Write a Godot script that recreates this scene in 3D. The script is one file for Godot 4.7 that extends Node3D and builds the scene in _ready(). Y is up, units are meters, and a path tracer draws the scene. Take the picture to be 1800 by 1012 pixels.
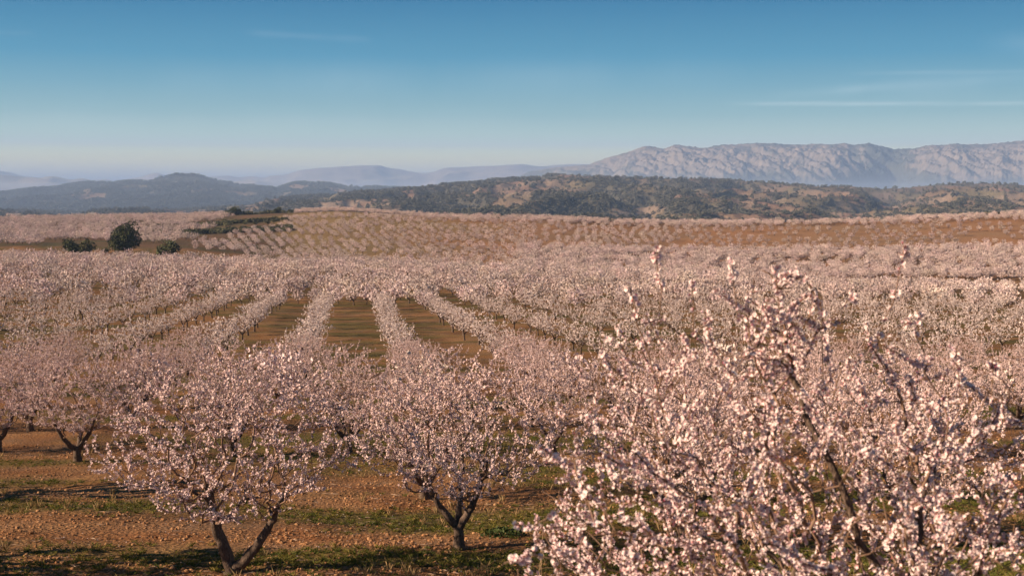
extends Node3D
# An almond orchard in bloom on rolling ground, low warm sun from the left, hills and rocky mountains behind.
# y is up, the eye stands at the origin and looks towards -z; "d" below is the distance -z in metres.

const FOCAL := 2173.0          # of a picture 1800 wide, for reading the survey tables below
const ORD := ["", "first", "second", "third", "fourth", "fifth", "sixth", "seventh", "eighth", "ninth", "tenth", "eleventh", "twelfth", "thirteenth", "fourteenth", "fifteenth", "sixteenth", "seventeenth", "eighteenth", "nineteenth", "twentieth", "twenty-first", "twenty-second", "twenty-third", "twenty-fourth", "twenty-fifth", "twenty-sixth"]

var M := {}
var rng := RandomNumberGenerator.new()
var nz := FastNoiseLite.new()
var nz_fine := FastNoiseLite.new()
var nz_strip := FastNoiseLite.new()
var taken := {}

# ---------------------------------------------------------------- mesh buffer
class MB:
	var v := PackedVector3Array()
	var n := PackedVector3Array()
	var c := PackedColorArray()
	var uv := PackedVector2Array()
	var i := PackedInt32Array()
	func mesh() -> ArrayMesh:
		var a := []
		a.resize(Mesh.ARRAY_MAX)
		a[Mesh.ARRAY_VERTEX] = v
		if n.size() == v.size(): a[Mesh.ARRAY_NORMAL] = n
		if c.size() == v.size(): a[Mesh.ARRAY_COLOR] = c
		if uv.size() == v.size(): a[Mesh.ARRAY_TEX_UV] = uv
		a[Mesh.ARRAY_INDEX] = i
		var m := ArrayMesh.new()
		m.add_surface_from_arrays(Mesh.PRIMITIVE_TRIANGLES, a)
		return m
	func quad(a: Vector3, b: Vector3, d: Vector3, e: Vector3, col: Color) -> void:
		var k := v.size()
		v.append(a); v.append(b); v.append(d); v.append(e)
		c.append(col); c.append(col); c.append(col); c.append(col)
		i.append(k); i.append(k + 1); i.append(k + 2); i.append(k); i.append(k + 2); i.append(k + 3)
	func tri(a: Vector3, b: Vector3, d: Vector3, col: Color) -> void:
		var k := v.size()
		v.append(a); v.append(b); v.append(d)
		c.append(col); c.append(col); c.append(col)
		i.append(k); i.append(k + 1); i.append(k + 2)

# ---------------------------------------------------------------- naming and placing
func numbered(called: String) -> String:
	var k: int = taken.get(called, 0)
	taken[called] = k + 1
	return called if k == 0 else "%s_%03d" % [called, k]

func tag(o: Node, label := "", category := "", group := "", kind := "") -> void:
	if label: o.set_meta("label", label)
	if category: o.set_meta("category", category)
	if group: o.set_meta("group", group)
	if kind: o.set_meta("kind", kind)

func thing(called: String, label: String, category: String, at: Vector3, group := "") -> Node3D:
	var o := Node3D.new()
	o.name = numbered(called)
	add_child(o, true)
	o.position = at
	tag(o, label, category, group)
	return o

func part(called: String, mesh: Mesh, mat: Material, parent: Node) -> MeshInstance3D:
	var o := MeshInstance3D.new()
	o.name = called
	o.mesh = mesh
	o.material_override = mat
	parent.add_child(o, true)
	return o

func structure(called: String, mesh: Mesh, mat: Material, label := "") -> MeshInstance3D:
	var o := part(numbered(called), mesh, mat, self)
	tag(o, label, "", "", "structure")
	return o

func scatter(called: String, mesh: Mesh, mat: Material, at: Array, tints: Array, parent: Node, label := "") -> MultiMeshInstance3D:
	var mm := MultiMesh.new()
	mm.transform_format = MultiMesh.TRANSFORM_3D
	mm.use_colors = tints.size() > 0
	mm.mesh = mesh
	mm.instance_count = at.size()
	for k in at.size():
		mm.set_instance_transform(k, at[k])
		if tints.size(): mm.set_instance_color(k, tints[k])
	var o := MultiMeshInstance3D.new()
	o.name = numbered(called) if parent == self else called
	o.multimesh = mm
	o.material_override = mat
	parent.add_child(o, true)
	tag(o, label, "", "", "stuff")
	return o

func rnd(a: float, b: float) -> float:
	return rng.randf_range(a, b)

func ball() -> Vector3:
	while true:
		var p := Vector3(rnd(-1, 1), rnd(-1, 1), rnd(-1, 1))
		if p.length_squared() <= 1.0 and p.length_squared() > 1e-4: return p
	return Vector3.UP

# ---------------------------------------------------------------- the lie of the land (survey: heights below the eye along seven bearings)
const DIST := [0.0, 10.0, 26.0, 47.0, 100.0, 130.0, 210.0, 350.0, 480.0, 520.0, 560.0, 640.0, 720.0, 800.0, 1000.0, 1150.0, 1500.0, 2500.0, 6000.0, 60000.0]
const LAND := [
	[-5.2, -6.2, -7.95, -10.3, -14.0, -15.6, -18.9, -22.0, -26.0, -25.2, -24.8, -24.8, -24.8, -24.8, -23.5, -30.0, -52.0, -76.0, -90.0, -95.0],
	[-5.2, -6.2, -7.95, -10.3, -14.0, -15.6, -19.2, -23.2, -27.6, -26.2, -26.0, -25.8, -24.8, -23.2, -21.5, -29.0, -52.0, -76.0, -90.0, -95.0],
	[-5.2, -6.2, -7.95, -10.3, -14.0, -15.7, -19.6, -24.3, -29.5, -32.0, -33.0, -30.0, -23.2, -17.2, -16.6, -25.0, -52.0, -76.0, -90.0, -95.0],
	[-5.2, -6.2, -7.95, -10.3, -14.0, -15.7, -19.6, -25.0, -31.0, -34.0, -35.5, -32.0, -25.5, -18.4, -29.0, -36.0, -55.0, -76.0, -90.0, -95.0],
	[-5.2, -6.2, -7.95, -10.3, -14.0, -15.7, -19.7, -26.0, -34.0, -37.0, -38.5, -34.0, -28.5, -22.0, -32.0, -38.0, -57.0, -76.0, -90.0, -95.0],
	[-5.2, -6.2, -7.95, -10.3, -14.0, -15.8, -20.0, -28.0, -37.7, -40.0, -40.0, -34.0, -27.0, -20.6, -30.0, -37.0, -56.0, -76.0, -90.0, -95.0],
	[-5.2, -6.2, -7.95, -10.3, -14.0, -15.8, -20.4, -28.8, -39.0, -41.0, -40.0, -32.5, -25.0, -16.0, -24.0, -34.0, -54.0, -76.0, -90.0, -95.0],
]

func along(row: Array, k: int, d: float) -> float:
	var d0: float = DIST[k]
	var d1: float = DIST[k + 1]
	var h0: float = row[k]
	var h1: float = row[k + 1]
	var w := d1 - d0
	var m := (h1 - h0) / w
	var t0 := m
	var t1 := m
	if k > 0: t0 = (m + (h0 - row[k - 1]) / (d0 - DIST[k - 1])) * 0.5
	if k + 2 < DIST.size(): t1 = (m + (row[k + 2] - h1) / (DIST[k + 2] - d1)) * 0.5
	var t := (d - d0) / w
	var t2 := t * t
	var t3 := t2 * t
	return h0 * (2 * t3 - 3 * t2 + 1) + h1 * (3 * t2 - 2 * t3) + w * (t0 * (t3 - 2 * t2 + t) + t1 * (t3 - t2))

func land(x: float, z: float) -> float:
	var d := clampf(-z, 0.0, 59000.0)
	var s := clampf(x / maxf(d, 60.0) / 0.138 + 3.0, 0.0, 5.9999)
	var k := 0
	while k + 2 < DIST.size() and d >= DIST[k + 1]: k += 1
	var j := int(s)
	var f := s - j
	f = f * f * (3 - 2 * f) * 0.5 + f * 0.5
	var h := lerpf(along(LAND[j], k, d), along(LAND[j + 1], k, d), f)
	var calm := clampf(1.0 - d / 900.0, 0.0, 1.0)
	return h + calm * (nz.get_noise_2d(x * 9.0, z * 9.0) * 0.22 + nz_fine.get_noise_2d(x * 30.0, z * 30.0) * 0.05)

func grassy(x: float, z: float) -> float:    # how much grass grows here, 0..1
	return clampf(0.28 + 2.3 * nz_strip.get_noise_2d(x * 0.5, z * 2.4) + 0.8 * nz_fine.get_noise_2d(x * 6.0, z * 12.0), 0.0, 1.0) * smoothstep(-15.0, -23.0, z)

# ---------------------------------------------------------------- trees: a skeleton grown towards points of the crown
class Skel:
	var p := PackedVector3Array()
	var up := PackedInt32Array()
	var way := PackedFloat32Array()
	var r := PackedFloat32Array()
	func add(q: Vector3, parent: int) -> int:
		p.append(q); up.append(parent)
		way.append(0.0 if parent < 0 else way[parent] + q.distance_to(p[parent]))
		return p.size() - 1

func line(s: Skel, from: int, to: Vector3, step: float, wobble: float) -> int:
	var a := s.p[from]
	var n := maxi(1, int(round(a.distance_to(to) / step)))
	var last := from
	for k in range(1, n + 1):
		var t := float(k) / n
		var q := a.lerp(to, t)
		q.y -= sin(t * PI) * a.distance_to(to) * 0.06
		if k < n: q += ball() * wobble * step
		last = s.add(q, last)
	return last

func fill(s: Skel, points: Array, balance: float, step: float, from_node: int) -> void:
	for p in points:
		var best := -1
		var least := 1e9
		for k in range(from_node, s.p.size()):
			var e: float = s.p[k].distance_to(p) + balance * s.way[k]
			if e < least:
				least = e; best = k
		line(s, best, p, step, 0.22)

func thicken(s: Skel, tip: float, power: float) -> void:
	var carried := PackedFloat32Array()
	carried.resize(s.p.size())
	var has_child := PackedByteArray()
	has_child.resize(s.p.size())
	for k in range(s.p.size() - 1, -1, -1):
		if not has_child[k]: carried[k] += 1.0
		if s.up[k] >= 0:
			carried[s.up[k]] += carried[k]
			has_child[s.up[k]] = 1
	s.r.resize(s.p.size())
	for k in s.p.size(): s.r[k] = tip * pow(carried[k], power)

func ring(mb: MB, at: Vector3, dir: Vector3, r: float, sides: int, rough: float, col: Color) -> int:
	var first := mb.v.size()
	var side := dir.cross(Vector3(0.31, 0.2, 0.93)).normalized()
	var fore := dir.cross(side).normalized()
	for k in sides:
		var a := TAU * k / sides
		var o := side * cos(a) + fore * sin(a)
		var w := 1.0 + rough * nz_fine.get_noise_3d(at.x * 60 + o.x * 25, at.y * 18, at.z * 60 + o.z * 25)
		mb.v.append(at + o * r * w); mb.n.append(o); mb.c.append(col); mb.uv.append(Vector2(float(k) / sides * 2.0, at.y * 1.5))
	return first

func wood(s: Skel, mb: MB, thick: float, thin: float, fat_sides: int, col: Color) -> void:
	# the tubes whose radius lies between thin and thick
	var front := {}
	for k in range(1, s.p.size()):
		var r := s.r[k]
		if r > thick or r <= thin or s.up[k] < 0: continue
		var a := s.up[k]
		var dir := (s.p[k] - s.p[a]).normalized()
		var sides := fat_sides if r > 0.03 else (5 if r > 0.012 and fat_sides > 5 else 3)
		var rough := 0.3 if r > 0.03 else 0.0
		var from := -1
		if front.has(a) and front[a][1] == sides and front[a][2] == false:
			from = front[a][0]
			front[a][2] = true
		else:
			from = ring(mb, s.p[a] - dir * r * 0.6, dir, minf(s.r[a], r * 1.12), sides, rough, col)
		var to := ring(mb, s.p[k], dir, r, sides, rough, col)
		front[k] = [to, sides, false]
		for j in sides:
			var q := (j + 1) % sides
			mb.i.append(from + j); mb.i.append(to + q); mb.i.append(from + q)
			mb.i.append(from + j); mb.i.append(to + j); mb.i.append(to + q)

func petal_white() -> Color:
	var t := rng.randf()
	var pink := 0.0 if t < 0.4 else (t - 0.4) * 0.9
	return Color(0.78, 0.665, 0.63).lerp(Color(0.62, 0.41, 0.40), pink * pink * 1.1) * rnd(0.86, 1.04)

func flower(mb: MB, p: Vector3, dir: Vector3, size: float, col: Color) -> void:      # five petals of two triangles
	var side := dir.cross(Vector3(0.3, 0.5, 0.81)).normalized()
	var fore := dir.cross(side)
	var k := mb.v.size()
	var heart := Color(col.r * 0.7, col.g * 0.42, col.b * 0.44)
	mb.v.append(p); mb.c.append(heart)
	var turn := rng.randf() * TAU
	var cup := rnd(0.1, 0.45)
	for j in 5:
		var a := turn + TAU * j / 5.0
		for e in 3:
			var b := a + (e - 1) * 0.52
			var far := size * (0.5 if e == 1 else 0.42)
			mb.v.append(p + (side * cos(b) + fore * sin(b)) * far + dir * size * cup * (1.0 if e == 1 else 0.75) + ball() * size * 0.05)
			mb.c.append(col)
		var f := k + 1 + j * 3
		mb.i.append(k); mb.i.append(f); mb.i.append(f + 1)
		mb.i.append(k); mb.i.append(f + 1); mb.i.append(f + 2)

func clump(mb: MB, p: Vector3, size: float, col: Color, faces: int) -> void:
	for j in faces:
		var o := ball().normalized()
		var a := o.cross(Vector3(0.3, 0.5, 0.81)).normalized() * size * rnd(0.35, 0.6)
		var b := o.cross(a).normalized() * size * rnd(0.25, 0.5)
		var q := p + ball() * size * 0.45
		mb.quad(q - a, q - b * 0.9, q + a, q + b, col)

# One almond tree as meshes: {limbs: [...], trunk, twigs, blossom}
func almond(seed_: int, height: float, wide: float, fork: float, limbs: Array, points: int, detail: int, low := 0.0, stout := 0.1) -> Dictionary:
	rng.seed = seed_
	var s := Skel.new()
	var root := s.add(Vector3(0, -0.25, 0), -1)
	var top := line(s, root, Vector3(limbs[0].x * 0.08, fork, limbs[0].z * 0.05), 0.12, 0.12)
	var starts := s.p.size() - 1
	for l in limbs:
		var tip: Vector3 = l
		var mid := s.p[top].lerp(tip, 0.5) + Vector3(tip.x, 0, tip.z) * 0.16
		var m := line(s, top, mid, 0.14, 0.25)
		line(s, m, tip, 0.14, 0.25)
	var limb_end := s.p.size() - 1
	var aim := []
	low = maxf(low, fork * 0.75)
	var mid_h := low + (height - low) * 0.42
	while aim.size() < points:
		var q := ball()
		var rim := q.length()
		if rim < 0.35 and rng.randf() < 0.6: continue
		var th := atan2(q.z, q.x)
		var lump := 1.0 + 0.22 * nz.get_noise_3d(cos(th) * 40 + seed_ * 31.0, q.y * 45, sin(th) * 40)
		var y: float = mid_h + q.y * ((height - mid_h) if q.y > 0 else (mid_h - low) * 1.0) * lump
		if y < low: continue
		var vase := lump * (1.0 + 0.42 * minf(q.y, 0.0))
		aim.append(Vector3(q.x * wide * 0.5 * vase, y, q.z * wide * 0.5 * vase))
	for k in int(points * 0.06):        # shoots standing out of the top
		var th := rng.randf() * TAU
		var q := Vector3(cos(th), 0, sin(th)) * wide * 0.5 * sqrt(rng.randf()) * 0.8
		q.y = height * rnd(0.92, 1.1) * (1.0 - 0.12 * q.length() / wide)
		aim.append(q)
	var centre := s.p[top]
	aim.sort_custom(func(a, b): return a.distance_squared_to(centre) < b.distance_squared_to(centre))
	fill(s, aim, 0.28, 0.17 if detail == 2 else 0.3, starts)
	thicken(s, 0.0056, 0.48)
	for k in range(starts + 1, limb_end + 1):
		s.r[k] = maxf(s.r[k], lerpf(stout * 0.85, stout * 0.28, clampf(s.p[k].distance_to(s.p[top]) / 2.0, 0, 1)))
	for k in range(0, starts + 1):      # the flare of the stem
		s.r[k] = maxf(s.r[k], stout) * (1.0 + 0.5 * exp(-maxf(s.p[k].y, 0.0) * 7.0))
	s.r[0] = s.r[1]
	var bark := Color(1, 1, 1)
	var out := {"trunk": MB.new(), "branches": MB.new(), "blossom": MB.new()}
	wood(s, out.trunk, 9.0, 0.032, 9 if detail == 2 else 6, bark)
	wood(s, out.branches, 0.032, 0.0, 6 if detail == 2 else 3, bark)
	var bl: MB = out.blossom
	for k in range(starts + 1, s.p.size()):
		if s.r[k] > 0.02: continue
		var a := s.p[s.up[k]]
		var b := s.p[k]
		var far := a.distance_to(b)
		if nz.get_noise_3d(b.x * 75, b.y * 75, b.z * 75 + seed_) < -0.22 and rng.randf() < 0.85: continue
		if detail == 2:
			var n := int(far / 0.0135 * rnd(0.5, 1.15)) + (4 if s.r[k] < 0.005 else 0)
			for j in n:
				var q := a.lerp(b, rng.randf()) + ball() * 0.042
				flower(bl, q, (ball() + Vector3(0, 0.25, 0)).normalized(), rnd(0.036, 0.06), petal_white())
		elif detail == 1:
			var n := int(far / 0.075 * rnd(0.6, 1.3)) + 1
			for j in n:
				clump(bl, a.lerp(b, rng.randf()) + ball() * 0.06, rnd(0.07, 0.13), petal_white() if rng.randf() > 0.1 else Color(0.24, 0.15, 0.11), 2)
		else:
			for j in (3 if far > 0.2 else 2):
				clump(bl, a.lerp(b, rng.randf()) + ball() * 0.08, rnd(0.16, 0.28), petal_white() if rng.randf() > 0.13 else Color(0.24, 0.16, 0.11), 2)
	return {"trunk": out.trunk.mesh(), "branches": out.branches.mesh(), "blossom": bl.mesh()}

func almond_node(d: Dictionary) -> Node3D:
	var t := Node3D.new()
	part("trunk", d.trunk, M.bark, t)
	part("branches", d.branches, M.twig, t)
	part("blossom_crown", d.blossom, M.petals, t)
	return t

func scaffold(seed_: int, n: int, reach: float, low: float, high: float) -> Array:
	rng.seed = seed_
	var out := []
	var th := rng.randf() * TAU
	for k in n:
		var a := th + TAU * k / n + rnd(-0.35, 0.35)
		out.append(Vector3(cos(a) * reach * rnd(0.8, 1.15), rnd(low, high), sin(a) * reach * rnd(0.8, 1.15)))
	return out

# ---------------------------------------------------------------- broad-leaved trees and bushes, made of small leaf clumps on lobes
func leafy(seed_: int, wide: float, high: float, stem: float, leaves: int, size: float, a: Color, b: Color, lobes: int) -> Dictionary:
	rng.seed = seed_
	var tr := MB.new()
	var s := Skel.new()
	var r := s.add(Vector3(0, -0.4, 0), -1)
	var top := line(s, r, Vector3(rnd(-0.1, 0.1), stem, 0), maxf(stem / 5.0, 0.2), 0.1)
	var balls := []
	for k in lobes:
		var q := ball()
		var c := Vector3(q.x * wide * 0.34, stem * 0.6 + (high - stem * 0.6) * (0.45 + 0.36 * q.y), q.z * wide * 0.34)
		balls.append([c, wide * rnd(0.15, 0.24)])
		line(s, top, c, wide * 0.08, 0.3)
	thicken(s, wide * 0.008, 0.5)
	wood(s, tr, 99.0, 0.0, 7, Color(1, 1, 1))
	var cr := MB.new()
	for k in leaves:
		var l: Array = balls[rng.randi() % balls.size()]
		var o := ball().normalized()
		var q: Vector3 = l[0] + o * l[1] * rnd(0.72, 1.08) * Vector3(1, 0.85, 1)
		if q.y < 0.1: q.y = rnd(0.1, 0.5)
		clump(cr, q, size * rnd(0.7, 1.3), a.lerp(b, rng.randf()), 1)
	return {"trunk": tr.mesh(), "crown": cr.mesh()}

func leafy_thing(called: String, d: Dictionary, mat: Material, label: String, category: String, at: Vector3, turn: float, size: Vector3, group := "") -> Node3D:
	var t := thing(called, label, category, at, group)
	t.rotation.y = turn
	t.scale = size
	part("trunk", d.trunk, M.bark, t)
	part("crown", d.crown, mat, t)
	return t

# ---------------------------------------------------------------- hills: skyline survey (column, row of the 1800 picture) at a distance, worked into relief
func skyline(tab: Array, col: float) -> float:
	if col <= tab[0][0]: return tab[0][1]
	for k in range(1, tab.size()):
		if col <= tab[k][0]:
			var t: float = (col - tab[k - 1][0]) / (tab[k][0] - tab[k - 1][0])
			return lerpf(tab[k - 1][1], tab[k][1], t * t * (3 - 2 * t) * 0.5 + t * 0.5)
	return tab[-1][1]

# height(s, d) and colour(x, y, z, slope-normal) are callables; a patch in bearings s0..s1 and distances d0..d1
func patch(s0: float, s1: float, cols: int, d0: float, d1: float, rows: int, height: Callable, colour: Callable) -> ArrayMesh:
	var mb := MB.new()
	var n := (cols + 1) * (rows + 1)
	mb.v.resize(n); mb.n.resize(n); mb.c.resize(n); mb.uv.resize(n)
	for r in rows + 1:
		var d := d0 * pow(d1 / d0, float(r) / rows)
		for q in cols + 1:
			var s := lerpf(s0, s1, float(q) / cols)
			var k := r * (cols + 1) + q
			mb.v[k] = Vector3(s * d, height.call(s, d), -d)
			mb.uv[k] = Vector2(s * d, d) * 0.01
	for r in rows + 1:
		for q in cols + 1:
			var k := r * (cols + 1) + q
			var e := mb.v[k + 1 if q < cols else k] - mb.v[k - 1 if q > 0 else k]
			var f := mb.v[k + cols + 1 if r < rows else k] - mb.v[k - cols - 1 if r > 0 else k]
			mb.n[k] = e.cross(f).normalized()
			mb.c[k] = colour.call(mb.v[k], mb.n[k])
	for r in rows:
		for q in cols:
			var k := r * (cols + 1) + q
			mb.i.append_array([k, k + cols + 1, k + cols + 2, k, k + cols + 2, k + 1])
	return mb.mesh()

func ridged(n: FastNoiseLite, x: float, y: float) -> float:
	return 1.0 - absf(n.get_noise_2d(x, y)) * 2.0

# ---------------------------------------------------------------- materials
func noise_tex(freq: float, lo: Color, hi: Color, seed_: int, octaves := 5, size := 512) -> NoiseTexture2D:
	var t := NoiseTexture2D.new()
	t.width = size; t.height = size
	t.seamless = true
	var f := FastNoiseLite.new()
	f.seed = seed_
	f.noise_type = FastNoiseLite.TYPE_SIMPLEX_SMOOTH
	f.frequency = freq
	f.fractal_octaves = octaves
	t.noise = f
	var g := Gradient.new()
	g.set_color(0, lo); g.set_color(1, hi)
	t.color_ramp = g
	return t

func matte(rough: float, vertex := true) -> StandardMaterial3D:
	var m := StandardMaterial3D.new()
	m.roughness = rough
	m.metallic_specular = 0.2
	m.vertex_color_use_as_albedo = vertex
	m.cull_mode = BaseMaterial3D.CULL_DISABLED
	return m

func make_materials() -> void:
	M.petals = matte(0.75)
	M.petals.backlight_enabled = true
	M.petals.backlight = Color(0.36, 0.33, 0.32)
	M.leaf = matte(0.6)
	M.leaf.backlight_enabled = true
	M.leaf.backlight = Color(0.25, 0.3, 0.1)
	M.grass = matte(0.8)
	M.grass.backlight_enabled = true
	M.grass.backlight = Color(0.5, 0.5, 0.3)
	M.clod = matte(0.95)
	M.bark = matte(0.9, false)
	M.bark.albedo_color = Color(0.15, 0.11, 0.088).linear_to_srgb()
	M.bark.albedo_texture = noise_tex(0.02, Color(0.45, 0.45, 0.45), Color(1.3, 1.25, 1.2), 5)
	M.bark.uv1_triplanar = true
	M.bark.uv1_scale = Vector3(3.0, 1.0, 3.0)
	M.bark.heightmap_enabled = true
	M.bark.heightmap_texture = noise_tex(0.03, Color.BLACK, Color.WHITE, 6)
	M.bark.heightmap_scale = 1.2
	M.twig = matte(0.9, false)
	M.twig.albedo_color = Color(0.2, 0.125, 0.085).linear_to_srgb()
	M.soil = matte(0.97)
	M.soil.albedo_texture = noise_tex(0.03, Color(0.5, 0.47, 0.45), Color(1, 1, 1), 7, 6, 1024)
	M.soil.uv1_scale = Vector3(0.23, 0.23, 1)
	M.soil.heightmap_enabled = true
	M.soil.heightmap_texture = noise_tex(0.025, Color.BLACK, Color.WHITE, 8, 6, 1024)
	M.soil.heightmap_scale = 4.2
	M.hill = matte(1.0)
	M.hill.albedo_texture = noise_tex(0.02, Color(0.55, 0.55, 0.55), Color(1, 1, 1), 9, 6, 1024)
	M.rock = matte(1.0)
	M.white = matte(0.8, false)
	M.white.albedo_color = Color(0.72, 0.7, 0.67).linear_to_srgb()
	M.roof = matte(0.8, false)
	M.roof.albedo_color = Color(0.6, 0.58, 0.55).linear_to_srgb()

# ---------------------------------------------------------------- sky: air that pales towards the horizon, with a few thin high streaks
func sky_image() -> Image:
	var w := 4096
	var h := 2048
	var im := Image.create(w, h, false, Image.FORMAT_RGBF)
	# elevation in degrees, linear colour
	var stops := [[-90.0, Color(0.0724, 0.0549, 0.0407)], [-1.0, Color(0.2172, 0.2013, 0.1629)], [0.0, Color(0.6335, 0.5490, 0.3077)], [0.8, Color(0.6154, 0.5307, 0.2806)], [1.32, Color(0.5158, 0.4621, 0.2353)], [2.1, Color(0.2787, 0.3550, 0.3032)], [3.42, Color(0.1385, 0.2443, 0.2534)], [4.74, Color(0.0724, 0.1894, 0.2398)], [6.04, Color(0.0253, 0.1437, 0.2244)], [8.64, Color(0.0018, 0.0842, 0.1701)], [14.0, Color(0.0027, 0.0631, 0.1376)], [40.0, Color(0.0063, 0.0412, 0.0905)], [90.0, Color(0.0072, 0.0320, 0.0769)]]
	for y in h:
		var e := 90.0 - (y + 0.5) * 180.0 / h
		var k := 1
		while k < stops.size() - 1 and e > stops[k][0]: k += 1
		var t: float = clampf((e - stops[k - 1][0]) / (stops[k][0] - stops[k - 1][0]), 0.0, 1.0)
		im.fill_rect(Rect2i(0, y, w, 1), stops[k - 1][1].lerp(stops[k][1], t))
	# thin streaks of high cloud: bearing and height of both ends, width, strength
	var streaks := [[8.8, 3.95, 27.0, 3.62, 0.055, 0.14], [14.5, 5.2, 26.0, 4.95, 0.055, 0.06], [11.0, 4.25, 27.0, 5.05, 0.17, 0.045], [16.0, 4.6, 26.0, 4.4, 0.5, 0.025], [-24.0, 6.62, -20.8, 6.7, 0.06, 0.05], [-12.5, 7.05, -6.0, 6.8, 0.12, 0.03], [20.0, 6.3, 30.0, 6.0, 0.4, 0.03], [-26.0, 3.0, 2.0, 3.3, 0.5, 0.02], [-18.0, 4.8, 12.0, 5.4, 0.7, 0.02], [-60.0, 9.0, -35.0, 11.0, 0.8, 0.05], [35.0, 8.0, 70.0, 12.0, 0.9, 0.05]]
	for s in streaks:
		var x0 := int(s[0] / 360.0 * w)
		var x1 := int(s[2] / 360.0 * w)
		for x in range(x0, x1):
			var t := float(x - x0) / (x1 - x0)
			var e: float = lerpf(s[1], s[3], t) + 0.05 * nz.get_noise_2d(x * 0.6, s[0] * 90)
			var half := int(ceil(s[4] * 2.5 * h / 180.0))
			var yc := int((90.0 - e) / 180.0 * h)
			var ends: float = smoothstep(0.0, 0.2, t) * (1.0 - smoothstep(0.75, 1.0, t)) * (0.7 + 0.8 * nz.get_noise_2d(x * 1.5, s[1] * 70))
			for y in range(yc - half, yc + half + 1):
				var off: float = (90.0 - (y + 0.5) * 180.0 / h - e) / s[4]
				var g: float = 1.5 * s[5] * maxf(ends, 0.0) * exp(-off * off)
				if g > 0.002: im.set_pixel(posmod(x, w), y, im.get_pixel(posmod(x, w), y).lerp(Color(0.75, 0.74, 0.72), g))
	return im

# ================================================================ build
func _ready() -> void:
	rng.seed = 11
	nz.seed = 3; nz.frequency = 0.01; nz.fractal_octaves = 3
	nz_fine.seed = 4; nz_fine.frequency = 0.02; nz_fine.fractal_octaves = 4
	nz_strip.seed = 8; nz_strip.frequency = 0.05; nz_strip.fractal_octaves = 3

	var cam := Camera3D.new()
	cam.name = "camera"
	cam.rotation_degrees = Vector3(-4.5, 0, 0)
	cam.fov = 26.24
	cam.near = 0.5
	cam.far = 90000.0
	var lens := CameraAttributesPhysical.new()
	lens.frustum_focal_length = 51.48
	lens.frustum_focus_distance = 45.0
	lens.frustum_near = 0.5
	lens.frustum_far = 90000.0
	lens.exposure_aperture = 4.5
	cam.attributes = lens
	add_child(cam)
	cam.current = true

	var env := Environment.new()
	env.background_mode = Environment.BG_SKY
	var sm := PanoramaSkyMaterial.new()
	sm.panorama = ImageTexture.create_from_image(sky_image())
	env.sky = Sky.new()
	env.sky.sky_material = sm
	env.tonemap_mode = Environment.TONE_MAPPER_LINEAR
	env.tonemap_exposure = 2.25
	env.sdfgi_enabled = true
	env.ssao_enabled = true
	env.ssil_enabled = true
	env.fog_enabled = true
	env.fog_density = 0.00007
	env.fog_light_color = Color(0.665, 0.797, 1.0)
	var we := WorldEnvironment.new()
	we.name = "world_environment"
	we.environment = env
	add_child(we)

	var sun := DirectionalLight3D.new()
	sun.name = "sun"
	sun.light_energy = 1.6
	sun.light_color = Color(1.0, 0.89, 0.77)
	sun.light_angular_distance = 0.5
	sun.shadow_enabled = true
	add_child(sun)
	sun.look_at_from_position(Vector3(-0.9, 0.43, 0.2), Vector3.ZERO)

	var haze := FogVolume.new()
	haze.name = "valley_haze"
	haze.shape = RenderingServer.FOG_VOLUME_SHAPE_BOX
	haze.size = Vector3(16000, 190, 9500)
	haze.position = Vector3(0, -35, -6500)
	var air := FogMaterial.new()
	air.density = 0.00008
	air.albedo = Color(0.72, 0.82, 0.97)
	haze.material = air
	haze.set_meta("kind", "stuff")
	haze.set_meta("label", "thin bluish haze lying in the valley below the hills")
	add_child(haze)
	env.volumetric_fog_enabled = true
	env.volumetric_fog_density = 0.0

	make_materials()
	build_ground()
	build_hills()
	build_orchard()
	build_oaks()
	build_front_tree()
	build_ground_cover()

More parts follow.
